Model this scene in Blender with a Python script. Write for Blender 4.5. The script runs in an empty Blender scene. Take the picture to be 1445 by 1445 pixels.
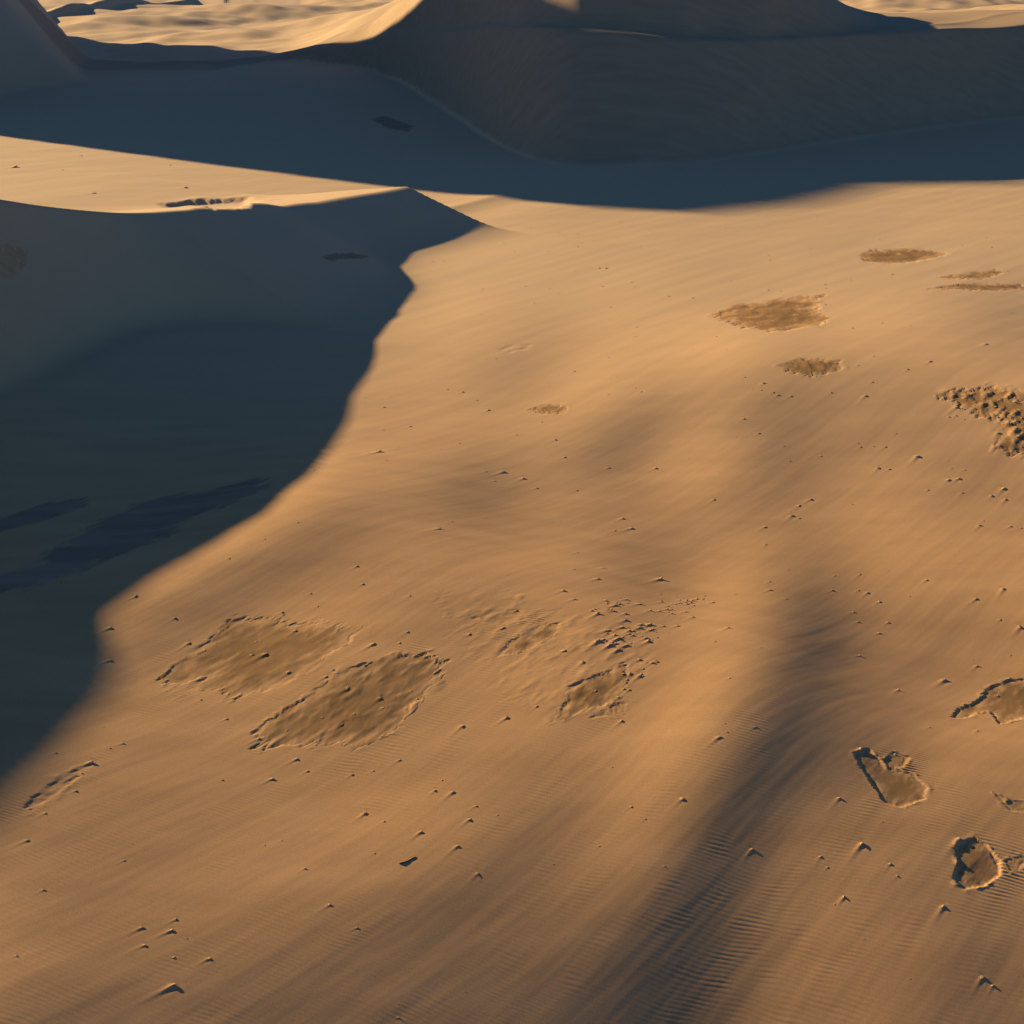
import bpy, math, random
import numpy as np
from mathutils import Vector, Matrix, Euler

# ------------------------------------------------------------------ camera, sky, sun, exposure
scene = bpy.context.scene
CAM_H, PITCH, FOV = 16.0, 24.2, 45.0
SUN_A, SUN_E = 38.0, 14.0            # sun stands behind-left of the view, low
cam_data = bpy.data.cameras.new("camera")
cam = bpy.data.objects.new("camera", cam_data)
scene.collection.objects.link(cam)
cam.location = (0, 0, CAM_H)
cam.rotation_euler = (math.radians(90 - PITCH), 0, 0)
cam_data.sensor_fit = 'HORIZONTAL'
cam_data.angle = math.radians(FOV)
cam_data.clip_end = 20000
scene.camera = cam

A, E = math.radians(SUN_A), math.radians(SUN_E)
SUN_DIR = Vector((-math.cos(A) * math.cos(E), math.sin(A) * math.cos(E), math.sin(E)))
sun_data = bpy.data.lights.new("sun", 'SUN')
sun_data.energy = 5.0
sun_data.angle = math.radians(0.5)
sun_data.color = (1.0, 0.73, 0.39)
sun = bpy.data.objects.new("sun", sun_data)
scene.collection.objects.link(sun)
sun.rotation_euler = (-SUN_DIR).to_track_quat('-Z', 'Y').to_euler()

world = bpy.data.worlds.new("World")
scene.world = world
world.use_nodes = True
wn, wl = world.node_tree.nodes, world.node_tree.links
wn.clear()
w_out = wn.new('ShaderNodeOutputWorld')
w_bg = wn.new('ShaderNodeBackground')
w_bg.inputs['Strength'].default_value = 0.05
w_sky = wn.new('ShaderNodeTexSky')
w_sky.sky_type = 'NISHITA'
w_sky.sun_disc = False
w_sky.sun_elevation = E
w_sky.sun_rotation = math.atan2(SUN_DIR.x, SUN_DIR.y)
w_sky.air_density = 0.62
w_sky.dust_density = 0.0
w_sky.ozone_density = 5.0
wl.new(w_sky.outputs[0], w_bg.inputs['Color'])
wl.new(w_bg.outputs[0], w_out.inputs['Surface'])

scene.view_settings.view_transform = 'Standard'
scene.view_settings.look = 'None'
scene.view_settings.exposure = 1.40
scene.view_settings.gamma = 1.0
scene.view_settings.use_curve_mapping = False

# ------------------------------------------------------------------ geometry helpers
IMG = 1445.0
FPX = (IMG / 2) / math.tan(math.radians(FOV / 2))
CP, SP = math.cos(math.radians(PITCH)), math.sin(math.radians(PITCH))
U = np.array([math.cos(A), -math.sin(A)])      # light travels this way over the ground
N = np.array([math.sin(A), math.cos(A)])       # across the light
TANE = math.tan(E)


def ray(px, py):
    a = (np.asarray(px, float) - IMG / 2) / FPX
    b = (np.asarray(py, float) - IMG / 2) / FPX
    return a, CP - b * SP, -SP - b * CP


def on_plane(px, py, z=0.0):
    dx, dy, dz = ray(px, py)
    k = (z - CAM_H) / dz
    return dx * k, dy * k


def to_px(x, y, z):
    zz = z - CAM_H
    dep = y * CP - zz * SP
    dep = np.where(np.abs(dep) < 0.5, 0.5, dep)
    return IMG / 2 + FPX * x / dep, IMG / 2 - FPX * (y * SP + zz * CP) / dep, dep


def st(x, y):
    return N[0] * x + N[1] * y, U[0] * x + U[1] * y


def smooth(e0, e1, v):
    q = np.clip((v - e0) / (e1 - e0), 0, 1)
    return q * q * (3 - 2 * q)


def smax(a, b, k):
    return 0.5 * (a + b + np.sqrt((a - b) ** 2 + k * k))


def smin(a, b, k):
    return 0.5 * (a + b - np.sqrt((a - b) ** 2 + k * k))


RNG = np.random.RandomState(7)
_G = RNG.rand(256, 256) * 2 * np.pi
_GX, _GY = np.cos(_G), np.sin(_G)


def noise(x, y, seed=0):
    x = x + seed * 37.13
    y = y + seed * 91.7
    xi, yi = np.floor(x).astype(np.int64), np.floor(y).astype(np.int64)
    fx, fy = x - xi, y - yi
    ux = fx * fx * fx * (fx * (fx * 6 - 15) + 10)
    uy = fy * fy * fy * (fy * (fy * 6 - 15) + 10)

    def g(i, j, dx, dy):
        a, b = (xi + i) & 255, (yi + j) & 255
        return _GX[a, b] * dx + _GY[a, b] * dy
    n00, n10 = g(0, 0, fx, fy), g(1, 0, fx - 1, fy)
    n01, n11 = g(0, 1, fx, fy - 1), g(1, 1, fx - 1, fy - 1)
    a = n00 + ux * (n10 - n00)
    b = n01 + ux * (n11 - n01)
    return 1.5 * (a + uy * (b - a))


def fbm(x, y, octv=3, seed=0):
    v, amp = 0, 1
    for k in range(octv):
        v = v + amp * noise(x * 2 ** k, y * 2 ** k, seed + k * 5)
        amp *= 0.5
    return v


# ------------------------------------------------------------------ the relief of the lit slope
# How strongly each stretch of sand leans towards the low sun (1 = level), read at survey points.
SURVEY = {
    330: "700:205 900:197 1100:193 1300:196 1440:192",
    400: "600:196 750:202 900:203 1100:200 1250:200 1400:180",
    455: "560:196 700:203 850:204 1000:214 1250:208 1340:192 1420:170",
    520: "520:183 650:195 800:198 900:202 1000:211 1100:179 1250:177 1400:188",
    560: "760:189 850:209 950:159 1060:162 1200:169",
    605: "500:189 600:183 700:183 800:182 880:124 960:192 1060:168 1200:164 1350:170",
    660: "470:187 550:180 620:165 690:122 760:173 900:164 1050:163 1200:174 1400:163",
    705: "405:214 480:155 600:164 750:167 900:159 1050:170 1200:175 1400:163",
    760: "300:200 400:149 550:170 700:167 850:161 1000:177 1080:177 1140:159 1250:193 1400:183",
    825: "200:186 300:122 400:160 550:162 700:161 850:174 1000:188 1060:206 1120:106 1180:131 1260:168 1400:181",
    905: "170:132 300:173 420:189 550:164 700:170 850:169 950:162 1020:195 1080:169 1130:88 1200:112 1300:151 1430:158",
    1000: "170:163 250:157 420:164 600:159 800:177 900:181 960:204 1010:209 1060:127 1100:82 1180:101 1280:145 1420:186",
    1080: "100:156 300:156 500:172 700:145 850:163 930:195 980:173 1040:81 1100:86 1200:99 1300:160 1430:158",
    1150: "40:138 250:152 450:164 650:190 780:129 900:162 960:160 1020:80 1100:116 1250:132 1400:150",
    1225: "40:133 250:150 400:159 550:136 650:117 800:132 900:156 960:111 1010:58 1100:128 1300:136 1440:139",
    1310: "80:131 300:148 450:146 600:116 750:110 850:98 920:77 980:42 1060:102 1150:150 1300:142 1420:119",
    1410: "80:105 300:93 450:101 600:94 750:88 850:66 920:39 1000:68 1080:129 1200:150 1350:123 1440:106",
    1490: "-60:115 80:112 300:100 450:100 600:98 750:92 850:68 920:56 1000:84 1080:130 1200:138 1350:112 1440:110 1540:112",
    1580: "-60:112 300:100 600:98 900:66 1100:130 1400:110",
}
sv = []
for yy, row in SURVEY.items():
    for it in row.split():
        xx, v = it.split(':')
        lin = ((float(v) / 255 + 0.055) / 1.055) ** 2.4
        sv.append((float(xx), float(yy), lin))
SV = np.array(sv)
SV[:, 2] = np.clip((SV[:, 2] - 0.018) / 0.49, 0.03, 1.5)   # less the sky's share
KX, KY = 84.0, 60.0


def kern(ax, ay, bx, by):
    return np.exp(-0.5 * (((ax[:, None] - bx[None]) / KX) ** 2 + ((ay[:, None] - by[None]) / KY) ** 2))


_K = kern(SV[:, 0], SV[:, 1], SV[:, 0], SV[:, 1]) + 0.03 * np.eye(len(SV))
_W = np.linalg.solve(_K, SV[:, 2] - 1.0)

DS = 0.35
S0, S1, T0, T1 = -10.0, 110.0, -110.0, 60.0
ns_, nt_ = int((S1 - S0) / DS), int((T1 - T0) / DS)
gs = S0 + np.arange(ns_) * DS
gt = T0 + np.arange(nt_) * DS
GS, GT = np.meshgrid(gs, gt, indexing='ij')
GX = N[0] * GS + U[0] * GT
GY = N[1] * GS + U[1] * GT
RELIEF = np.zeros_like(GX)


def build_relief():
    global RELIEF
    for _ in range(3):
        px, py, dep = to_px(GX, GY, RELIEF)
        ok = (dep > 6) & (px > -500) & (px < 2000) & (py > 150) & (py < 2000)
        r = np.ones_like(GX)
        idx = np.where(ok.ravel())[0]
        rr = r.ravel()
        pxf, pyf = px.ravel(), py.ravel()
        for c in range(0, len(idx), 20000):
            ii = idx[c:c + 20000]
            rr[ii] = 1.0 + kern(pxf[ii], pyf[ii], SV[:, 0], SV[:, 1]) @ _W
        r = np.clip(rr.reshape(GX.shape), 0.02, 1.6)
        slope = np.tan(np.arcsin(np.clip(r * math.sin(E), 0, 0.9)) - E)
        RELIEF = np.cumsum(slope, axis=1) * DS
        # blur a little across the light so neighbouring profiles agree
        ker = np.exp(-0.5 * (np.arange(-12, 13) / 4.0) ** 2)
        ker /= ker.sum()
        P = np.pad(RELIEF, ((12, 12), (0, 0)), mode='edge')
        RELIEF = sum(ker[k] * P[k:k + ns_] for k in range(25))


build_relief()


def relief(x, y):
    s, t = st(x, y)                       # cubic B-spline over the coarse grid
    fi = np.clip((s - S0) / DS, 1, ns_ - 3.001)
    fj = np.clip((t - T0) / DS, 1, nt_ - 3.001)
    i, j = fi.astype(int), fj.astype(int)

    def bs(f):
        g = 1 - f
        return g * g * g / 6, (3 * f * f * f - 6 * f * f + 4) / 6, (3 * g * g * g - 6 * g * g + 4) / 6, f * f * f / 6
    wa, wb = bs(fi - i), bs(fj - j)
    out = 0
    for m in range(4):
        row = 0
        for n in range(4):
            row = row + wb[n] * RELIEF[i + m - 1, j + n - 1]
        out = out + wa[m] * row
    return out


# ------------------------------------------------------------------ dunes
def pts(rows, z=0.0):
    return np.array([on_plane(p[0], p[1], p[2] if len(p) > 2 else z) for p in rows])


# edge of the long shadow on the left: where the crest of the left dune throws it
EDGE = [(-120, 1240), (0, 1108), (70, 1045), (135, 960), (150, 900), (135, 850), (215, 790), (300, 745), (375, 705),
        (430, 658), (462, 610), (490, 545), (520, 495), (548, 450), (580, 408), (574, 392), (552, 372),
        (575, 352), (640, 338), (690, 322)]
edge_xy = pts(EDGE)
edge_z = relief(edge_xy[:, 0], edge_xy[:, 1])
for _ in range(3):
    edge_xy = np.array([on_plane(p[0], p[1], z) for p, z in zip(EDGE, edge_z)])
    edge_z = relief(edge_xy[:, 0], edge_xy[:, 1])
e_s, e_t = st(edge_xy[:, 0], edge_xy[:, 1])
_o = np.argsort(e_s)
e_s, e_t, e_z = e_s[_o], e_t[_o], edge_z[_o]
S_END = e_s[-1] + 0.4


def soft_table(xp, fp, width, n=1500):
    g = np.linspace(xp[0] - 0.05, xp[-1] + 0.05, n)
    v = np.interp(g, xp, fp)
    k = max(1, int(width / (g[1] - g[0])))
    ker = np.exp(-0.5 * (np.arange(-3 * k, 3 * k + 1) / k) ** 2)
    ker /= ker.sum()
    return g, np.convolve(np.pad(v, 3 * k, mode='edge'), ker, 'valid')


_ls = np.array([0, 8, 14, 20, 24, 28, 32, 36, 38, 42, 46, 50, 54, 58, 62.0])
_ll = np.array([41, 38.5, 36, 31.2, 27.8, 25.5, 23.2, 19, 17, 15, 12.8, 10.2, 8.2, 7.4, 7.0])
TC = soft_table(_ls, np.interp(_ls, e_s, e_t) - _ll, 1.8)
TB = soft_table(e_s, e_t, 0.35)
TZ = soft_table(e_s, e_z, 0.6)


def left_params(s):
    tb = np.interp(s, *TB)
    zb = np.interp(s, *TZ)
    tc = np.interp(s, *TC)
    return tc, zb + np.interp(s, [35, 52], [0.07, 0.32]) + np.maximum(tb - tc, 1.0) * TANE


def dune_left(x, y):
    s, t = st(x, y)
    tc, H = left_params(s)
    fade = smooth(S_END + 1.5, S_END - 0.3, s) * smooth(-40, -15, s)
    H = H * fade
    steep = np.interp(s, [34, 37, 40, 46], [39, 34, 19, 16.5])
    face = H - (t - tc) * np.tan(np.radians(steep))
    stoss = H - (tc - t) * math.tan(math.radians(9))
    z = smin(face, stoss, 0.08)
    return smax(z, 0 * z, 1.5) - 0.06 - 0.30 * np.exp(-(z / 1.2) ** 2)


def far_params(s):
    # big dune out of the picture on the left, behind: crest line and height
    x = -112.0 - 14 * smooth(100, 125, s)
    y = (s - N[0] * x) / N[1]
    _, t = st(x, y)
    H = np.interp(s, [40, 67.8, 71.0, 74.5, 82.7, 94.6, 105, 118, 135, 155, 175, 205],
                  [0, 0, 38.2, 40.8, 43.2, 45.8, 50.5, 54.5, 50, 33, 8, 2])
    return t, H


def dune_far(x, y):
    s, t = st(x, y)
    tc, H = far_params(s)
    face = H - (t - tc) * math.tan(math.radians(37))
    stoss = H - (tc - t) * math.tan(math.radians(10))
    z = smin(face, stoss, 0.5)
    return smax(z, 0 * z, 1.0) - 0.25


# the broad slip face across the top right: foot and crest as seen against azimuth
_rx = [380, 430, 500, 560, 620, 700, 800, 1000, 1200, 1300, 1445, 1800]
_rf = [92, 92, 98, 115, 150, 213, 243, 232, 198, 184, 165, 160]      # foot of the face
_rc = [90, 82, 64, 50, 38, 28, 28, 54, 47, 42, 26, 24]               # brink of the face
_fa, _ff, _fh = [], [], []
for px_, f_, c_ in zip(_rx, _rf, _rc):
    fx_, fy_ = on_plane(px_, f_, -0.2)
    dx_, dy_, dz_ = ray(px_, c_)
    k_ = (CAM_H + 0.56 * fy_) / (0.56 * dy_ - dz_)
    _fa.append(float(fx_ / fy_))
    _ff.append(float(fy_))
    _fh.append(max(0.0, float(CAM_H + k_ * dz_)))
_fh[0] = 0.0
TF = soft_table(_fa, _ff, 0.022)
TH = soft_table(_fa, _fh, 0.03)


def dune_right(x, y):
    a = np.where(y > 5, x / np.maximum(y, 1.0), 9)
    F = np.interp(a, *TF)
    H = np.interp(a, *TH)
    face = (y - F) * 0.56
    over = np.maximum(y - F - H / 0.56, 0)
    ridge = smooth(-0.17, -0.05, a) * smooth(0.28, 0.20, a)
    back = H + 0.02 * np.minimum(over, 12) + 4.6 * ridge * smooth(1 + 1.5 * noise(a * 30, a * 0, 72), 13, over) - 0.004 * over
    z = smin(face, back, 0.3)
    z = smax(z, 0 * z, 0.5) - 0.12
    z = z + 0.5 * smooth(3, 8, z) * noise(x / 17, y / 26, 71)
    return z * smooth(420, 200, y)


def far_dunes(x, y):
    w = smooth(150, 230, y)
    v = 5.0 * noise(x / 95 + 0.3, y / 120, 11) + 2.0 * noise(x / 38, y / 50, 12)
    v = v + 0.9 * noise(x / 17, y / 24, 13) + 0.35 * noise(x / 7, y / 10, 14)
    return w * (np.maximum(v, -1.0) * 0.9)


def macro(x, y):
    return relief(x, y) + dune_left(x, y) + dune_far(x, y) + dune_right(x, y) + far_dunes(x, y)


# ------------------------------------------------------------------ hollows where crusted sand lies bare
def poly_sd(x, y, P):
    """signed distance to a polygon, positive inside, and outward direction there"""
    d2 = np.full(x.shape, 1e18)
    inside = np.zeros(x.shape, bool)
    n = len(P)
    for i in range(n):
        ax, ay = P[i]
        bx, by = P[(i + 1) % n]
        ex, ey = bx - ax, by - ay
        q = np.clip(((x - ax) * ex + (y - ay) * ey) / (ex * ex + ey * ey + 1e-12), 0, 1)
        dx, dy = x - ax - q * ex, y - ay - q * ey
        d2 = np.minimum(d2, dx * dx + dy * dy)
        cond = ((ay > y) != (by > y))
        with np.errstate(divide='ignore', invalid='ignore'):
            inside ^= cond & (x < (bx - ax) * (y - ay) / (by - ay + 1e-12) + ax)
    d = np.sqrt(d2)
    return np.where(inside, d, -d)


def drop(px, py, zfun):
    """the place on the ground that a survey mark stands for"""
    px, py = np.asarray(px, float), np.asarray(py, float)
    dx, dy, dz = ray(px, py)
    k1 = (-6.0 - CAM_H) / dz
    k0 = (13.0 - CAM_H) / dz
    lo, hi, found = k0.copy(), k1.copy(), np.zeros(px.shape, bool)
    prev = k0
    for i in range(1, 121):
        k = k0 + (k1 - k0) * i / 120
        below = (CAM_H + k * dz) < zfun(dx * k, dy * k)
        new = below & ~found
        lo, hi = np.where(new, prev, lo), np.where(new, k, hi)
        found |= below
        prev = k
    for _ in range(18):
        m = 0.5 * (lo + hi)
        below = (CAM_H + m * dz) < zfun(dx * m, dy * m)
        hi, lo = np.where(below, m, hi), np.where(below, lo, m)
    return dx * hi, dy * hi


# name key: outline, depth of the hollow, roughness of its floor, rim lip
HOLLOWS = [
    ('long', [(225, 957), (262, 925), (310, 890), (325, 872), (370, 870), (420, 876), (470, 880), (512, 886), (490, 908),
              (455, 930), (440, 946), (405, 964), (370, 976), (325, 985), (318, 976), (300, 972), (258, 975), (262, 969),
              (296, 951), (262, 963), (235, 965)], 0.065, 0.035, 0.02,
     "long tongue of bare brown damp sand with a rippled upper rim", 'smooth brown'),
    ('broad', [(360, 1030), (385, 1013), (400, 1000), (430, 985), (455, 967), (490, 945), (540, 930), (600, 924), (628, 935),
               (620, 960), (600, 980), (575, 1000), (570, 1022), (530, 1045), (520, 1055), (470, 1050), (420, 1051), (362, 1055)],
     0.065, 0.065, 0.03, "broad lumpy hollow of bare brown damp sand with a pale raised lower lip", 'lumpy'),
    ('mid', [(775, 1020), (800, 990), (800, 970), (830, 955), (860, 945), (875, 935), (886, 940), (882, 970), (875, 984),
             (840, 1000), (800, 1012)], 0.07, 0.05, 0.02, "wedge of bare damp sand below the cluster of clods", ''),
    ('mid2', [(830, 1014), (868, 992), (885, 990), (880, 1005), (850, 1012)], 0.05, 0.04, 0.015,
     "sliver of bare damp sand under the wedge-shaped hollow", ''),
    ('mid3', [(698, 928), (718, 905), (765, 880), (792, 878), (782, 900), (740, 917)], 0.05, 0.06, 0.015,
     "faint streak of bare damp sand left of the clod cluster", ''),
    ('mid4', [(665, 872), (690, 862), (735, 860), (745, 874), (700, 884)], 0.035, 0.06, 0.01,
     "shallow worn patch of damp sand above the faint streak", ''),
    ('far1', [(1003, 445), (1040, 430), (1100, 421), (1165, 417), (1150, 430), (1165, 448), (1165, 458), (1120, 465), (1085, 470),
              (1050, 462), (1030, 455)], 0.16, 0.12, 0.04, "leaf-shaped hollow of bare brown sand with a straight dark upper edge", ''),
    ('far2', [(1212, 360), (1230, 352), (1300, 351), (1342, 358), (1300, 368), (1250, 372), (1220, 368)], 0.18, 0.10, 0.04,
     "flat oval of bare brown sand just below the long shadow edge", ''),
    ('far3', [(1318, 392), (1345, 388), (1405, 380), (1422, 384), (1385, 394)], 0.14, 0.10, 0.03,
     "thin upper strip of bare sand beside the flat oval", ''),
    ('far3b', [(1305, 408), (1360, 400), (1440, 402), (1470, 406), (1400, 410)], 0.14, 0.10, 0.03,
     "thin lower strip of bare sand beside the flat oval", ''),
    ('far4', [(1097, 515), (1130, 505), (1185, 509), (1190, 521), (1150, 531), (1115, 525)], 0.12, 0.14, 0.03,
     "small hollow of bare sand with crumbled upper edge", ''),
    ('rubble', [(1313, 560), (1350, 549), (1385, 545), (1445, 550), (1500, 548), (1500, 645), (1420, 640), (1405, 615),
                (1410, 592), (1375, 586), (1350, 571)], 0.10, 0.35, 0.05,
     "broken rough field of crusted sand with dark gaps", ''),
    ('side', [(1342, 1014), (1350, 1000), (1385, 985), (1390, 972), (1420, 958), (1500, 955), (1500, 1004), (1445, 1012), (1408, 1021),
              (1398, 1004), (1390, 1003), (1362, 1014)], 0.10, 0.035, 0.035,
     "smooth brown hollow with zigzag pale lips", ''),
    ('bite', [(1205, 1062), (1225, 1055), (1250, 1080), (1290, 1092), (1310, 1112), (1305, 1128), (1270, 1140), (1245, 1130),
              (1230, 1105), (1216, 1085)], 0.09, 0.025, 0.03, "kidney-shaped scour of bare sand with fanned ripples beside it", ''),
    ('bite2', [(1246, 1072), (1262, 1060), (1285, 1068), (1276, 1082), (1255, 1086)], 0.06, 0.03, 0.025,
     "small pit beside the kidney-shaped scour", ''),
    ('shield', [(1352, 1190), (1375, 1180), (1395, 1195), (1412, 1215), (1412, 1235), (1390, 1250), (1360, 1255), (1345, 1240),
                (1352, 1215), (1347, 1204)], 0.14, 0.045, 0.04, "shield-shaped pit with a yellowish steep rim and rough dark floor", ''),
    ('shield2', [(1416, 1214), (1440, 1207), (1456, 1212), (1440, 1226), (1425, 1232)], 0.05, 0.16, 0.02,
     "small crumbly pit next to the shield-shaped pit", ''),
    ('notch', [(1400, 1118), (1430, 1129), (1460, 1132), (1460, 1150), (1425, 1144)], 0.05, 0.12, 0.02,
     "small crumbly notch above the shield-shaped pit", ''),
    ('shade', [(40, 800), (95, 758), (140, 732), (200, 706), (285, 688), (370, 674), (388, 686), (330, 712), (262, 738),
               (238, 760), (190, 776), (130, 802), (70, 826), (-40, 850), (-40, 815)], 0.08, 0.06, 0.02,
     "large dark damp patch lying in the blue shadow", 'dark'),
    ('shade2', [(-40, 746), (50, 712), (120, 700), (132, 710), (75, 732), (-30, 758)], 0.05, 0.05, 0.015,
     "narrow dark damp streak lying in the blue shadow", 'dark'),
    ('shade3', [(450, 362), (480, 356), (522, 359), (515, 366), (470, 369)], 0.10, 0.06, 0.02,
     "small dark damp fleck in the shadow near its pointed tip", 'dark'),
    ('shade4', [(520, 168), (545, 163), (585, 178), (578, 187), (545, 180)], 0.15, 0.06, 0.02,
     "small dark damp fleck on the flat before the big dune", 'dark'),
    ('crumb', [(745, 578), (770, 570), (800, 573), (797, 583), (760, 584)], 0.10, 0.25, 0.03,
     "small crumbly scab of crusted sand alone on the smooth slope", ''),
    ('worn', [(700, 494), (725, 486), (752, 486), (745, 493), (715, 499)], 0.05, 0.12, 0.01,
     "pale worn spot with fine lines on the upper slope", ''),
    ('scour', [(225, 287), (290, 281), (352, 278), (364, 284), (352, 292), (300, 296), (285, 291)], 1.1, 0.02, 0.2,
     "crescent scour filled with shadow on the bright strip of sand", ''),
    ('outcrop', [(-30, 352), (12, 345), (36, 350), (42, 364), (22, 388), (-30, 396)], 0.05, 0.25, 0.02,
     "rough pale outcrop of crusted sand on the shaded dune flank", ''),
    ('scrape', [(610, 842), (700, 832), (770, 846), (820, 872), (905, 880), (925, 930), (905, 965), (850, 1000), (760, 1015),
                (700, 975), (650, 905)], 0.012, 0.045, 0.0, "scraped sand", ''),
    ('corner', [(30, 1140), (60, 1112), (105, 1085), (132, 1076), (112, 1096), (70, 1128), (45, 1145)], 0.05, 0.06, 0.02,
     "narrow grooved scour beside the soft edge of the shadow", ''),
]
for h in HOLLOWS:
    pass
WIND = np.array([-0.70, -0.714])           # drifts trail this way
WPERP = np.array([-WIND[1], WIND[0]])
HPOLY = []
for key, poly, depth, rough, lip, label, kind in HOLLOWS:
    p = np.array(poly, float)
    x, y = drop(p[:, 0], p[:, 1], macro)
    P = np.stack([x, y], -1)
    # finer, slightly ragged outline
    Q = []
    for i in range(len(P)):
        a, b = P[i], P[(i + 1) % len(P)]
        for k in range(5):
            Q.append(a + (b - a) * k / 5)
    Q = np.array(Q)
    size = np.sqrt((P[:, 0].max() - P[:, 0].min()) * (P[:, 1].max() - P[:, 1].min()))
    Q = Q + 0.012 * size * np.stack([noise(Q[:, 0] * 6 / size, Q[:, 1] * 6 / size, 31), noise(Q[:, 0] * 6 / size, Q[:, 1] * 6 / size, 32)], -1)
    HPOLY.append((Q, size))


def hollow_sd(x, y, k):
    Q, size = HPOLY[k]
    w = 0.03 * size
    jx = 0.55 * w * fbm(x / w / 1.6, y / w / 1.6, 3, 41 + k)
    al, bl = x * WIND[0] + y * WIND[1], x * WPERP[0] + y * WPERP[1]
    sh = (0.5 if Q[:, 1].mean() > 70 or HOLLOWS[k][0] in ('bite', 'bite2', 'shield', 'shield2', 'side', 'notch') else 2.6) * w * fbm(bl / (1.1 * w), al / (9 * w), 2, 91 + k)
    return poly_sd(x + jx + sh * WIND[0], y - 0.6 * jx + sh * WIND[1], Q)


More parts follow.
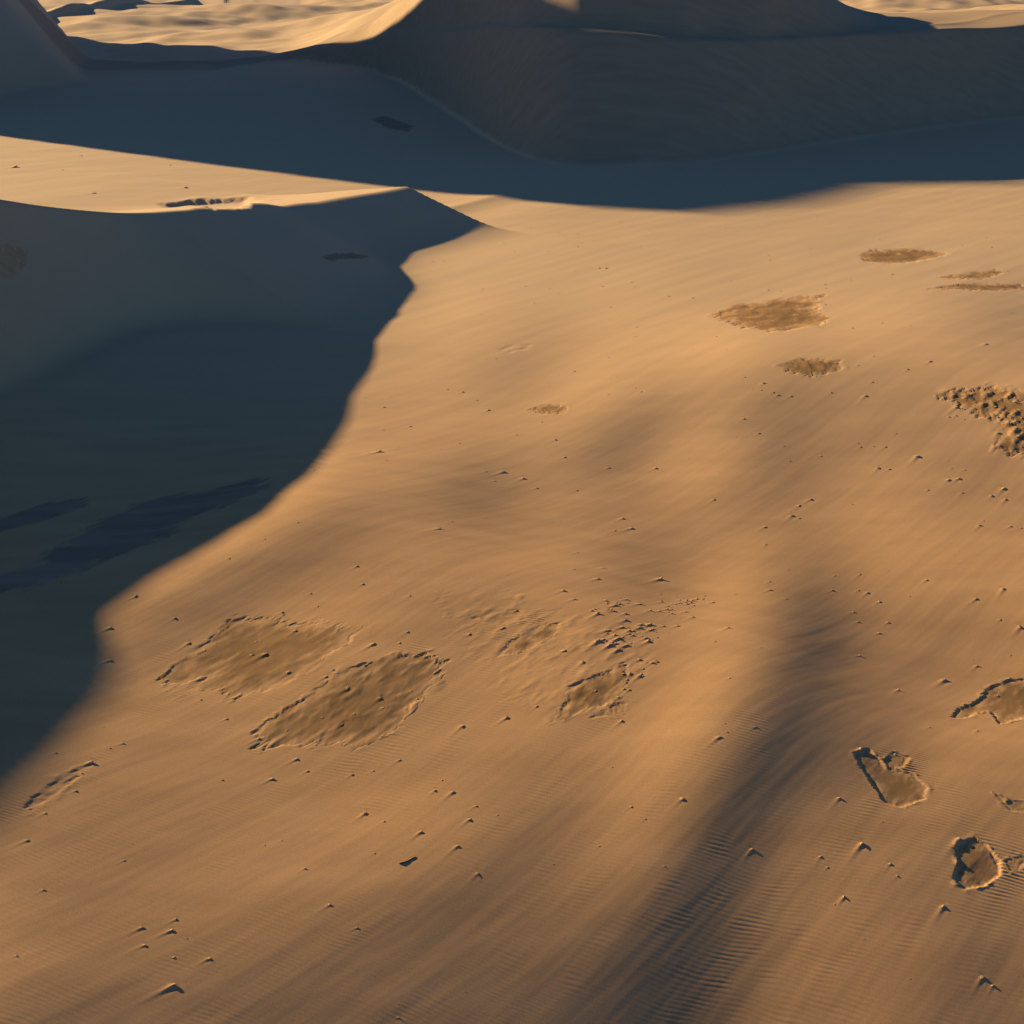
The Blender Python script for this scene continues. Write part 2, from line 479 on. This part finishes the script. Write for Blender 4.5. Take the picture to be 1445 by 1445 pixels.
# ------------------------------------------------------------------ survey of the clods (place and width in the photograph)
CLOD_SURVEY = {
    (482, 482): "985,127,7 1130,68,6 1165,152,4 655,73,5 512,213,8 572,248,8 620,290,10 180,278,7 175,374,6 290,358,9 160,465,15 190,502,6 "
                "500,430,6 420,455,5 740,395,5 848,340,6 905,415,8 945,490,9 1245,195,5 1268,212,7 1130,222,6 1330,537,9 1130,535,8 995,632,7 "
                "825,622,8 685,552,14 768,580,12 645,590,7 610,550,6 415,792,12 465,762,6 320,730,5 65,950,9 90,1025,8 290,1075,8 740,1138,8 "
                "683,1212,12 540,1240,11 1190,748,9 1225,790,15 1155,800,8 865,860,5 995,893,7 985,965,7 1108,960,7 1085,1005,13 935,1055,15 "
                "985,1090,9 1350,1005,19 1115,1095,11 1140,1135,16 1085,1150,15 1200,1150,14 1305,1137,13 1345,1140,10 1085,1265,14 1020,1355,15 "
                "1335,1355,11 1260,1345,13 135,1280,13 280,1230,10 245,1275,9 710,880,4 105,240,4 450,203,5 210,234,4 95,257,4 30,358,4",
    (964, 482): "255,326,8 320,387,8 425,443,5 450,505,5 40,35,4 185,35,4 805,60,6 1280,10,13 1045,83,11 950,117,9 740,100,6 650,90,9 "
                "625,215,7 770,228,11 800,170,7 340,175,9 400,225,9 455,230,7 380,215,7 330,205,6 295,200,5 260,150,6 1125,318,7 1190,330,5 "
                "900,388,7 855,445,8 750,445,8 740,430,5 805,443,6 990,485,15 825,535,11 872,540,9 1135,535,5 1190,543,5 1120,505,4 1120,585,14 "
                "1165,580,11 1035,628,7 1180,640,8 1355,622,15 1305,652,11 1365,668,12 1255,778,11 1270,758,6 1385,783,8 1430,790,7 540,668,11 "
                "490,695,12 460,738,13 490,748,8 345,785,10 350,860,7 715,690,5 130,670,9 365,1015,7 365,1050,12 220,1068,6 445,965,5 435,1088,6 "
                "640,990,6 748,985,9 740,1052,7 780,1062,12 630,1052,8 830,1100,9 720,1145,8 740,1185,7 865,1188,7 828,1233,10 745,1328,9 "
                "870,970,4 1028,1008,11 1355,1045,14 1240,1088,11 960,1077,5 1340,1175,10 1425,1208,17 1243,1372,10 1105,1432,18 190,1210,13 "
                "135,1270,7 195,1425,7 330,1295,5 40,1165,10 1225,1345,5 1385,1325,5 1380,1425,10 25,495,4 225,405,3 580,485,7",
    (0, 964): "385,335,17 320,455,11 190,550,10 115,665,13 185,875,9 525,750,9 745,1000,11 725,1047,14 610,1110,11 600,1035,13 735,1160,8 "
              "885,1165,12 735,1278,20 790,1080,5 1255,322,11 1300,372,9 1150,405,12 940,410,7 1120,685,5 1395,938,11 1290,785,8 520,255,8 "
              "465,275,6 440,185,5 235,295,8 850,70,6 960,150,8 70,1155,9 1190,665,5 345,380,8",
    (482, 964): "510,180,15 700,145,12 825,97,10 175,105,11 165,65,11 320,65,8 45,385,11 245,325,8 135,370,6 425,410,6 570,520,7 540,578,12 "
                "660,557,7 470,462,13 395,455,10 100,550,13 335,630,12 180,585,6 490,690,11 140,720,7 575,805,12 1090,690,5 1225,522,8 "
                "1285,575,7 1440,490,13 1145,355,5 1365,775,5 1185,160,11 65,1035,8 520,1305,4 240,1415,6 1170,60,9 895,765,4 1075,30,10",
    (964, 964): "150,228,14 305,185,9 185,205,6 910,28,11 1330,50,13 1370,145,10 1245,200,9 1040,185,8 750,280,19 660,487,12 895,300,12 "
                "755,680,17 580,735,10 875,765,10 905,815,8 610,780,8 680,905,12 640,935,6 290,705,10 1165,660,19 1225,650,9 1100,945,16 "
                "1265,1245,14 1310,1280,12 960,1250,5 765,1080,4 175,170,6 840,585,5",
    (482, 0): "875,1063,4 730,1063,4 695,1085,4 685,1030,5 387,1107,6 430,1105,5 1090,1135,8 1120,1135,9 1105,1213,6 1228,1195,6 1240,1215,7 "
              "598,1223,5 545,1228,4 350,1368,4 710,1428,4 1330,1012,4 1265,1043,5 1140,1300,6 1385,1255,7 1250,1385,6 1245,1425,5 1020,1027,4 "
              "1000,1045,6 920,985,4 755,1160,4 815,1283,5 590,1332,4 780,1213,4 880,1220,5 920,1243,4 1180,940,4 1000,990,4 800,965,4 990,1150,4",
    (964, 0): "180,965,4 225,980,4 355,900,3 940,955,4 1125,820,4 1205,880,4 360,1080,5 365,1100,6 540,1050,4 830,1015,5 925,1040,4 "
              "1180,1038,5 1305,1047,6 1285,1008,4 1215,1005,4 1125,995,4 885,1162,8 710,1185,6 600,1205,7 605,1222,6 360,1228,6 415,1232,5 "
              "275,1215,5 840,1368,6 1100,1333,5 715,1390,7 965,1380,5 1390,1325,5 140,1425,6 40,1262,9 1072,878,4 600,1290,6 200,1190,4",
    (0, 482): "970,917,7 900,850,5 760,900,8 575,1077,12 465,1210,13 740,1170,10 800,1275,12 465,1348,12 915,1275,9 865,1305,9 1085,1268,8 "
              "1120,1322,20 1065,1325,12 1250,1222,12 1195,1145,8 1200,1155,8 1315,1065,7 1345,1120,7 1220,1400,15 1170,1190,6 1330,545,8 "
              "1260,765,6 1120,835,6 755,357,4 560,910,4 1345,483,5 490,655,4",
}
STICK = (575, 1214)
clod_px = []
for (ox, oy), row in CLOD_SURVEY.items():
    for it in row.split():
        a, b, c = it.split(',')
        clod_px.append((ox + float(a) / 3, oy + float(b) / 3, float(c), 'slope'))
for it in ((20, 236, 22), (88, 240, 9), (132, 273, 16), (262, 265, 14), (115, 220, 9), (30, 182, 9), (240, 233, 7)):
    clod_px.append((it[0], it[1], it[2], 'strip'))
rr = random.Random(5)


def scatter(n, cx, cy, rx, ry, lo, hi, tag, tilt=-0.3):
    for _ in range(n):
        u, v = rr.gauss(0, 0.5), rr.gauss(0, 0.5)
        clod_px.append((cx + rx * u, cy + ry * v + tilt * rx * u * 0.5, rr.uniform(lo, hi), tag))


scatter(34, 955, 852, 36, 11, 4, 13, 'east')
scatter(46, 890, 894, 52, 17, 4, 17, 'heap')
scatter(18, 890, 945, 28, 20, 5, 14, 'below')
scatter(20, 865, 856, 48, 10, 4, 13, 'west')
for _ in range(46):
    k = rr.random()
    if k < 0.45:
        clod_px.append((rr.uniform(1345, 1440), rr.uniform(556, 590), rr.uniform(5, 12), 'rubble'))
    else:
        clod_px.append((rr.uniform(1408, 1460), rr.uniform(585, 640), rr.uniform(6, 13), 'rubble'))
for (x0, y0, s0) in [(490, 971, 17), (538, 999, 10), (536, 985, 11), (540, 1038, 9), (483, 1022, 10), (538, 959, 8), (470, 945, 9),
                     (460, 955, 11), (430, 990, 8), (455, 1012, 8), (500, 1008, 8), (562, 962, 8), (580, 975, 8), (405, 1030, 9),
                     (365, 1042, 12), (515, 1045, 7), (608, 955, 7), (585, 940, 7)]:
    clod_px.append((x0, y0, s0, 'broad'))
CL = np.array([(c[0], c[1], c[2]) for c in clod_px])
cx_, cy_ = drop(CL[:, 0], CL[:, 1], macro)
_, _, cdep = to_px(cx_, cy_, macro(cx_, cy_))
CW = CL[:, 2] * cdep / FPX * 0.44          # real width of each clod
TAILV = np.stack([RNG.uniform(0.35, 1.5, len(CW)), RNG.uniform(0.3, 1.6, len(CW))], -1)


# ------------------------------------------------------------------ full relief
def ground_z(x, y, detail=True):
    z = macro(x, y)
    if not detail:
        return z
    near = smooth(190, 110, y) * (y > 8) * (1 - smooth(0.2, 1.2, dune_right(x, y)))
    a = x * WIND[0] + y * WIND[1]
    b = x * WPERP[0] + y * WPERP[1]
    # wind-drawn streaks
    z = z + near * (0.016 * noise(a / 16, b / 3.2, 3) + 0.0045 * noise(a / 7, b / 1.1, 4) + 0.0020 * noise(a / 3.0, b / 0.40, 5) + 0.0009 * smooth(60, 40, y) * noise(a / 1.3, b / 0.16, 8) + 0.006 * smooth(35, 60, y) * noise(a / 11, b / 0.9, 6)
                    + 0.02 * smooth(60, 90, y) * noise(x / 14, y / 2.5, 7))
    # hollows
    for k, (key, poly, depth, rough, lip, label, kind) in enumerate(HOLLOWS):
        Q, size = HPOLY[k]
        m = 0.35 * size + 0.4
        sel = (x > Q[:, 0].min() - m) & (x < Q[:, 0].max() + m) & (y > Q[:, 1].min() - m) & (y < Q[:, 1].max() + m)
        if not sel.any():
            continue
        xs, ysel = x[sel], y[sel]
        d = hollow_sd(xs, ysel, k)
        rimv = 0.55 + 1.0 * fbm(xs / size * 4.5, ysel / size * 4.5, 2, 50 + k)
        rimf = np.clip(rimv, 0.06, 1.0)
        if key in ('bite', 'bite2', 'shield', 'side', 'notch', 'shield2'):
            rimf = np.clip(0.8 + 0.6 * noise(xs / size * 1.3, ysel / size * 1.3, 50 + k), 0.3, 1.0)
        edge = max(0.035, 0.012 * size) * (1 + 4.0 * (1 - rimf) ** 2)
        if key == 'scour':
            edge = edge * 0 + 0.8
            rimf = rimf * 0 + 1
        dz = -0.27 * depth * (0.30 + 0.70 * rimf) * smooth(-0.3 * edge, 1.1 * edge, d)
        dz = dz + 0.30 * lip * np.exp(-((d + 0.6 * edge) / (0.8 * edge)) ** 2) * np.clip(0.2 + 1.4 * noise(xs / size * 6, ysel / size * 6, 150 + k), 0, 1.2)
        inside = smooth(0, 2.5 * edge, d)
        sc = max(0.30, 0.055 * size) if rough < 0.2 else 0.24 * max(1, size / 5)
        al, bl = (xs * WIND[0] + ysel * WIND[1]), (xs * WPERP[0] + ysel * WPERP[1])
        fl = fbm(al / (sc * 2.2), bl / sc, 3, 60 + k)
        dz = dz + inside * rough * np.clip(0.32 * sc, 0, 0.16) * (np.maximum(fl, 0) * 1.6 + 0.4 * fl)
        z[sel] += dz
    # drifts and scours behind the clods
    for i in range(len(CW)):
        w = CW[i]
        R = 5.0 * w
        v1, v2 = TAILV[i]
        sel = (np.abs(x - cx_[i]) < R) & (np.abs(y - cy_[i]) < R)
        if not sel.any():
            continue
        dx, dy = x[sel] - cx_[i], y[sel] - cy_[i]
        al = (dx * WIND[0] + dy * WIND[1]) / w
        bl = (dx * WPERP[0] + dy * WPERP[1]) / w + 0.18 * (v2 - 1) * al
        body = np.exp(-((al - 0.2) / 0.75) ** 2 - (bl / 0.55) ** 2)
        wid = 0.26 + 0.07 * np.clip(al, 0, 4)
        tail = smooth(-0.4, 0.3, al) * np.exp(-np.clip(al, 0, 9) / 1.9) * np.exp(-(bl / wid) ** 2)
        scour = smooth(-0.2, 0.5, al) * np.exp(-np.clip(al, 0, 9) / 1.6) * np.exp(-((bl - 0.75) / 0.35) ** 2)
        scour2 = np.exp(-((al + 0.8) / 0.45) ** 2 - (bl / 0.8) ** 2)
        z[sel] += w * (0.015 * v2 * body + 0.115 * v1 * tail - 0.05 * v2 * scour - 0.03 * scour2)
    # wind ripples
    rsel = (y > 12) & (y < 60) & (np.abs(x) < 40)
    if rsel.any():
        xr, yr = x[rsel], y[rsel]
        ar, br = a[rsel], b[rsel]
        th = np.radians(70 + 14 * noise(xr / 9, yr / 9, 21))
        wob = 1.1 * noise(xr / 2.2, yr / 2.2, 22) + 0.8 * noise(xr / 0.8, yr / 0.8, 23) + 3.0 * noise(xr / 7, yr / 7, 24)
        lam = 0.102
        ph = 2 * np.pi / lam * (xr * np.cos(math.radians(70)) + yr * np.sin(math.radians(70))) + 4.5 * wob
        env = 0.30 + 0.85 * smooth(-0.2, 0.5, noise(ar / 6, br / 1.2, 25) + 0.6 * noise(ar / 2.5, br / 0.5, 26))
        env = env * (0.55 + 0.6 * smooth(-0.25, 0.35, noise(xr / 0.75, yr / 0.45, 28)))
        reg = smooth(41, 27, yr) * (0.55 + 0.6 * smooth(-0.3, 0.4, noise(xr / 8, yr / 8, 27)))
        damp = np.ones_like(xr)
        for k in range(len(HOLLOWS)):
            Q, size = HPOLY[k]
            if Q[:, 1].min() > 60 or HOLLOWS[k][0] == 'scrape':
                continue
            m = 1.2
            s2 = (xr > Q[:, 0].min() - m) & (xr < Q[:, 0].max() + m) & (yr > Q[:, 1].min() - m) & (yr < Q[:, 1].max() + m)
            if s2.any():
                d = hollow_sd(xr[s2], yr[s2], k)
                damp[s2] *= smooth(0.10, -0.06, d) * (1 + 1.3 * smooth(-0.9, -0.1, d))
        z[rsel] += 0.0014 * reg * env * damp * (np.sin(ph) + 0.28 * np.sin(2 * ph + 0.8))
    return z


# ------------------------------------------------------------------ sheet grid
FINE = 1.0                                  # grid fineness


def row_positions():
    out = [-400, -200, -100, -50, -25, -10, 0, 6, 10, 12.5]
    y = 14.0
    while y < 150:
        out.append(y)
        y += min(0.36, max(0.0165, 3.0e-5 * y * y * (1 + max(0.0, (y - 38) / 30)))) / FINE
    while y < 520:
        out.append(y)
        y += 0.6 + (y - 150) * 0.009
    while y < 9000:
        out.append(y)
        y *= 1.12
    return np.array(out)


ys = row_positions()
nc = int(640 * FINE)
c_in = np.linspace(-1, 1, nc)
c_left = -(1 + np.cumsum(np.concatenate([np.full(95, 0.0165), 0.02 * 1.14 ** np.arange(40)])))
c_right = 1 + np.cumsum(0.014 * 1.17 ** np.arange(40))
cs = np.concatenate([c_left[::-1], c_in, c_right])
wy = smax(0.452 * (ys * CP + 7.0), 9.0 + 0 * ys, 1.0)
X = cs[None, :] * wy[:, None]
Y = np.repeat(ys[:, None], len(cs), axis=1)
shape = X.shape
Z = ground_z(X.ravel(), Y.ravel()).reshape(shape)
print('grid', shape, X.size)


def mesh_from(name, co, q):
    me = bpy.data.meshes.new(name)
    me.vertices.add(len(co))
    me.vertices.foreach_set('co', np.asarray(co, np.float32).ravel())
    me.loops.add(q.size)
    me.loops.foreach_set('vertex_index', q.ravel().astype(np.int32))
    me.polygons.add(len(q))
    me.polygons.foreach_set('loop_start', (np.arange(len(q)) * q.shape[1]).astype(np.int32))
    me.polygons.foreach_set('use_smooth', np.ones(len(q), bool))
    me.update(calc_edges=True)
    return me


def link(name, me, mat=None):
    o = bpy.data.objects.new(name, me)
    scene.collection.objects.link(o)
    if mat is not None and not me.materials:
        me.materials.append(mat)
    return o


# ------------------------------------------------------------------ materials
def sand_material(name, col, var, bump=0.02, scale=1.0, rough=0.95, dusted=None):
    m = bpy.data.materials.new(name)
    m.use_nodes = True
    nt = m.node_tree
    b = nt.nodes['Principled BSDF']
    b.inputs['Roughness'].default_value = rough
    b.inputs['Specular IOR Level'].default_value = 0.08
    tc = nt.nodes.new('ShaderNodeTexCoord')
    mp = nt.nodes.new('ShaderNodeMapping')
    mp.inputs['Rotation'].default_value = (0, 0, math.radians(-45))
    mp.inputs['Scale'].default_value = (0.25 * scale, 1.3 * scale, 1.0)
    n1 = nt.nodes.new('ShaderNodeTexNoise')
    n1.inputs['Scale'].default_value = 0.8
    n1.inputs['Detail'].default_value = 5
    n2 = nt.nodes.new('ShaderNodeTexNoise')
    n2.inputs['Scale'].default_value = 45 * scale
    n2.inputs['Detail'].default_value = 4
    nt.links.new(tc.outputs['Object'], mp.inputs['Vector'])
    nt.links.new(mp.outputs[0], n1.inputs['Vector'])
    nt.links.new(tc.outputs['Object'], n2.inputs['Vector'])
    r1 = nt.nodes.new('ShaderNodeValToRGB')
    r1.color_ramp.elements[0].position = 0.3
    r1.color_ramp.elements[1].position = 0.7
    r1.color_ramp.elements[0].color = tuple(c * (1 - var) for c in col) + (1,)
    r1.color_ramp.elements[1].color = tuple(min(1, c * (1 + var)) for c in col) + (1,)
    nt.links.new(n1.outputs['Fac'], r1.inputs['Fac'])
    mx = nt.nodes.new('ShaderNodeMix')
    mx.data_type = 'RGBA'
    mx.blend_type = 'OVERLAY'
    mx.inputs['Factor'].default_value = 0.32
    nt.links.new(r1.outputs[0], mx.inputs['A'])
    nt.links.new(n2.outputs['Fac'], mx.inputs['B'])
    if name == 'dry_sand':          # sand colour grows paler farther out
        sp = nt.nodes.new('ShaderNodeSeparateXYZ')
        mr = nt.nodes.new('ShaderNodeMapRange')
        mr.interpolation_type = 'SMOOTHSTEP'
        mr.inputs['From Min'].default_value = 26
        mr.inputs['From Max'].default_value = 72
        m3 = nt.nodes.new('ShaderNodeMix')
        m3.data_type = 'RGBA'
        m3.inputs['B'].default_value = (0.485, 0.345, 0.20, 1)
        nt.links.new(tc.outputs['Object'], sp.inputs[0])
        nt.links.new(sp.outputs['Y'], mr.inputs['Value'])
        nt.links.new(mr.outputs[0], m3.inputs['Factor'])
        nt.links.new(mx.outputs['Result'], m3.inputs['A'])
        mx = m3
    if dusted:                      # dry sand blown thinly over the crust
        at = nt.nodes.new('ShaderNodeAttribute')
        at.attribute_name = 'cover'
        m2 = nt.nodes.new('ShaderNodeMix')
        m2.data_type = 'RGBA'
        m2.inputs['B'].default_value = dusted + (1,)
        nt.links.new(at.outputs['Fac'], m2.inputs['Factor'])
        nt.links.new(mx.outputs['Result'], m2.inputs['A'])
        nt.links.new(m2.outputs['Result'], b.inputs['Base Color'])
    else:
        nt.links.new(mx.outputs['Result'], b.inputs['Base Color'])
    bp = nt.nodes.new('ShaderNodeBump')
    bp.inputs['Strength'].default_value = 0.25
    bp.inputs['Distance'].default_value = bump
    nt.links.new(n2.outputs['Fac'], bp.inputs['Height'])
    nt.links.new(bp.outputs[0], b.inputs['Normal'])
    return m


SANDC = (0.46, 0.272, 0.124)
SAND = sand_material('dry_sand', SANDC, 0.09, 0.005)
CRUST = sand_material('damp_sand', (0.25, 0.147, 0.062), 0.16, 0.012, 1.6, dusted=SANDC)
DARKCRUST = sand_material('wet_sand', (0.29, 0.195, 0.12), 0.2, 0.012, 1.2, dusted=SANDC)
SHADE_DUNES = sand_material('shade_toned_dune_sand', (0.33, 0.235, 0.14), 0.08, 0.004, dusted=(0.485, 0.345, 0.20))
CLODM = sand_material('clod_sand', (0.46, 0.28, 0.135), 0.10, 0.012, 3.0)
WOOD = sand_material('weathered_wood', (0.06, 0.04, 0.028), 0.3, 0.01, 4.0, 0.8)

nr, ncx = shape
co = np.stack([X, Y, Z], -1).reshape(-1, 3).astype(np.float32)
idx = np.arange(nr * ncx).reshape(nr, ncx)
quads = np.stack([idx[:-1, :-1], idx[:-1, 1:], idx[1:, 1:], idx[1:, :-1]], -1).reshape(-1, 4)
mx_, my_ = X.ravel()[quads[:, 0]], Y.ravel()[quads[:, 0]]
region = np.zeros(len(quads), int)
region[dune_left(mx_, my_) > 0.05] = 1
region[(dune_right(mx_, my_) > 0.0) & (my_ < 230)] = 2
region[(dune_far(mx_, my_) > 0.15) & (region == 0)] = 3
region[(my_ > 230) & (region == 0)] = 4
for r_, nm in enumerate(('ground', 'dune_left', 'dune_right', 'dune_behind', 'far_dunes')):
    q = quads[region == r_]
    used = np.unique(q)
    remap = np.zeros(len(co), int)
    remap[used] = np.arange(len(used))
    o = link(nm, mesh_from(nm, co[used], remap[q]), SHADE_DUNES if nm == 'dune_right' else SAND)
    o['kind'] = 'structure'
    if nm == 'dune_right':          # slip face shade painted into the sand colour, ending at the foot
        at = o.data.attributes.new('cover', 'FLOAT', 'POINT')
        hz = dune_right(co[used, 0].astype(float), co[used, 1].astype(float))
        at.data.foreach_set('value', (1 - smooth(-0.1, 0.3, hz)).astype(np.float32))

# ------------------------------------------------------------------ bare crusted floors in the hollows
for k, (key, poly, depth, rough, lip, label, kind) in enumerate(HOLLOWS):
    if key in ('scour', 'worn', 'corner', 'mid4', 'scrape'):
        continue
    Q, size = HPOLY[k]
    dep = 0.5 * (Q[:, 1].min() + Q[:, 1].max()) * CP + 7
    step = 1.7 * dep / FPX
    sy = step / max(0.25, min(0.8, 16 / dep))
    gx = np.arange(Q[:, 0].min() - 3 * step, Q[:, 0].max() + 3 * step, step)
    gy = np.arange(Q[:, 1].min() - 3 * sy, Q[:, 1].max() + 3 * sy, sy)
    MX, MY = np.meshgrid(gx, gy)
    sd = hollow_sd(MX.ravel(), MY.ravel(), k).reshape(MX.shape)
    edge = max(0.05, 0.022 * size)
    gz = ground_z(MX.ravel(), MY.ravel()).reshape(MX.shape)
    if kind == 'dark':
        edge *= 0.4
    ragged = sd + 2.2 * edge * fbm(MX / (9 * edge), MY / (9 * edge), 4, 80 + k)
    top = gz + np.clip(0.12 * (ragged - 0.25 * edge), -0.10, 0.004 + 0.02 * depth)
    soft = 0.035 * size if kind == 'dark' else 5 * edge
    wa_, wb_ = MX * WIND[0] + MY * WIND[1], MX * WPERP[0] + MY * WPERP[1]
    cover = np.clip(0.95 - ragged / (1.3 * soft) + 0.8 * fbm(wa_ / (0.22 * size), wb_ / (0.05 * size), 4, 120 + k), 0, 1)
    sel = ragged > -2.5 * edge
    cell = sel[:-1, :-1] & sel[:-1, 1:] & sel[1:, 1:] & sel[1:, :-1]
    idx = np.arange(MX.size).reshape(MX.shape)
    q = np.stack([idx[:-1, :-1][cell], idx[:-1, 1:][cell], idx[1:, 1:][cell], idx[1:, :-1][cell]], -1)
    used = np.unique(q)
    remap = np.zeros(MX.size, int)
    remap[used] = np.arange(len(used))
    co = np.stack([MX.ravel(), MY.ravel(), top.ravel()], -1)[used]
    o = link('bare_sand_patch', mesh_from('bare_sand_patch', co, remap[q]), DARKCRUST if kind == 'dark' else CLODM if key == 'outcrop' else CRUST)
    at = o.data.attributes.new('cover', 'FLOAT', 'POINT')
    at.data.foreach_set('value', cover.ravel()[used].astype(np.float32))
    o['label'] = label
    o['category'] = 'sand patch'
    o['group'] = 'bare damp patches in the sand'

# ------------------------------------------------------------------ clods
import bmesh


def clod_mesh(seed):
    r = random.Random(seed)
    bm = bmesh.new()
    bmesh.ops.create_icosphere(bm, subdivisions=2, radius=0.5)
    ph = [r.uniform(0, 9) for _ in range(6)]
    steep = r.uniform(0.1, 0.3)
    for v in bm.verts:
        x, y, z = v.co
        f = 1 + 0.22 * math.sin(5 * x + ph[0]) * math.cos(6 * y + ph[1]) + 0.16 * math.sin(9 * z + ph[2] + 4 * x) + r.uniform(-0.07, 0.07)
        x, y, z = x * f, y * f * 0.72, z * f
        # highest near the upwind end, running down the lee
        z = z * (0.62 - 0.55 * x) + 0.0
        x = x + steep * max(0, z)
        if z < -0.12:
            z = -0.12
        v.co = (x, y, z)
    me = bpy.data.meshes.new('sand_clod')
    bm.to_mesh(me)
    bm.free()
    me.materials.append(CLODM)
    for i, p in enumerate(me.polygons):
        p.use_smooth = False
    return me


CLODS = [clod_mesh(100 + i) for i in range(10)]
SHORT = {'long': 'the long bare tongue', 'broad': 'the broad lumpy hollow', 'mid': 'the wedge-shaped hollow', 'mid3': 'the faint bare streak',
         'far1': 'the leaf-shaped hollow', 'far2': 'the flat bare oval', 'far3': 'the thin bare strips', 'far4': 'the crumbly-edged hollow',
         'rubble': 'the broken crust field', 'side': 'the hollow with zigzag lips', 'bite': 'the kidney-shaped scour',
         'shield': 'the shield-shaped pit', 'crumb': 'the lone crumbly scab', 'worn': 'the pale worn spot', 'corner': 'the grooved scour'}
TAGGED = {
    'east': ('in the knot of rubble beside the smooth ridge', 'clods in the knot by the ridge'),
    'heap': ('in the dense rubble heap above the wedge-shaped hollow', 'clods in the rubble heap'),
    'below': ('at the crumbled corner of the wedge-shaped hollow', 'clods at the wedge-shaped hollow'),
    'west': ('in the loose row leading to the rubble knot', 'clods in the loose row'),
    'rubble': ('on the broken field of crusted sand', 'clods on the broken crust field'),
    'broad': ('on the floor of the broad lumpy hollow', 'clods in the broad lumpy hollow'),
    'strip': ('on the bright strip behind the shaded dune', 'clods on the bright strip'),
}
hk = [(h[0], HPOLY[i][0].mean(0), HPOLY[i][1]) for i, h in enumerate(HOLLOWS) if h[0] in SHORT]


def describe(i):
    w = CW[i]
    sz = 'tiny' if w < 0.075 else 'small' if w < 0.12 else 'fist-sized' if w < 0.17 else 'big'
    tag = clod_px[i][3]
    if tag in TAGGED:
        return "%s sand clod %s" % (sz, TAGGED[tag][0]), TAGGED[tag][1]
    best = min(hk, key=lambda h: math.hypot(h[1][0] - cx_[i], h[1][1] - cy_[i]) - 0.3 * h[2])
    d = math.hypot(best[1][0] - cx_[i], best[1][1] - cy_[i]) - 0.35 * best[2]
    k = [h[0] for h in HOLLOWS].index(best[0])
    if hollow_sd(np.array([cx_[i]]), np.array([cy_[i]]), k)[0] > 0:
        where = 'lying in'
    elif d < 1.2:
        where = 'close beside'
    elif d < 4:
        where = 'a few paces from'
    else:
        where = 'on the open sand, nearest to'
    return "%s pale sand clod %s %s" % (sz, where, SHORT[best[0]]), 'clods scattered over the open sand'


cz_ = ground_z(cx_.copy(), cy_.copy())
wind_ang = math.atan2(WIND[1], WIND[0])
order = sorted(range(len(CW)), key=lambda i: -CL[i, 2])
crumbs = bmesh.new()
for n_, i in enumerate(order):
    me = CLODS[rr.randrange(len(CLODS))]
    w = CW[i]
    loc = Vector((cx_[i], cy_[i], cz_[i]))
    scl = Vector((w * rr.uniform(0.9, 1.15), w * rr.uniform(0.7, 1.1), w * rr.choice((0.18, 0.25, 0.32, 0.38, 0.46))))
    rot = Euler((rr.uniform(-0.12, 0.12), rr.uniform(-0.12, 0.12), wind_ang + rr.uniform(-0.4, 0.4)))
    if n_ < 300:
        o = link('sand_clod', me)
        o.location, o.scale, o.rotation_euler = loc, scl, rot
        o['label'], o['group'] = describe(i)
        o['category'] = 'sand clod'
    else:
        tmp = me.copy()
        tmp.transform(Matrix.LocRotScale(loc, rot, scl))
        crumbs.from_mesh(tmp)
        bpy.data.meshes.remove(tmp)
cm = bpy.data.meshes.new('sand_crumbs')
crumbs.to_mesh(cm)
crumbs.free()
co_ = link('sand_crumbs', cm, CLODM)
co_['kind'] = 'stuff'
co_['label'] = "fine crumbs of crusted sand strewn over the sunlit slope"
co_['category'] = 'sand crumbs'

# ------------------------------------------------------------------ the one stick
sx, sy_ = drop([STICK[0] - 12, STICK[0] + 13], [STICK[1] + 5, STICK[1] - 4], macro)
sz = ground_z(sx.copy(), sy_.copy())
p0, p1 = Vector((sx[0], sy_[0], sz[0] + 0.004)), Vector((sx[1], sy_[1], sz[1] + 0.004))
bm = bmesh.new()
ringsv = []
ax = (p1 - p0).normalized()
side = ax.cross(Vector((0, 0, 1))).normalized()
upv = side.cross(ax)
for k in range(11):
    f = k / 10
    c = p0.lerp(p1, f) + side * (0.018 * math.sin(f * 5)) + upv * (0.003 * math.sin(f * 7 + 1))
    rad = 0.015 * (1 - 0.45 * f) * (1 + 0.15 * math.sin(f * 19)) * (0.35 if k in (0, 10) else 1)
    ringsv.append([bm.verts.new(c + (side * math.cos(q) + upv * math.sin(q)) * rad) for q in [j * math.pi / 4 for j in range(8)]])
for a, b in zip(ringsv, ringsv[1:]):
    for j in range(8):
        bm.faces.new((a[j], a[(j + 1) % 8], b[(j + 1) % 8], b[j]))
bm.faces.new(ringsv[0][::-1])
bm.faces.new(ringsv[-1])
me = bpy.data.meshes.new('stick')
bm.to_mesh(me)
bm.free()
st_o = link('stick', me, WOOD)
st_o['label'] = "short dark weathered stick lying on the rippled sand"
st_o['category'] = 'stick'
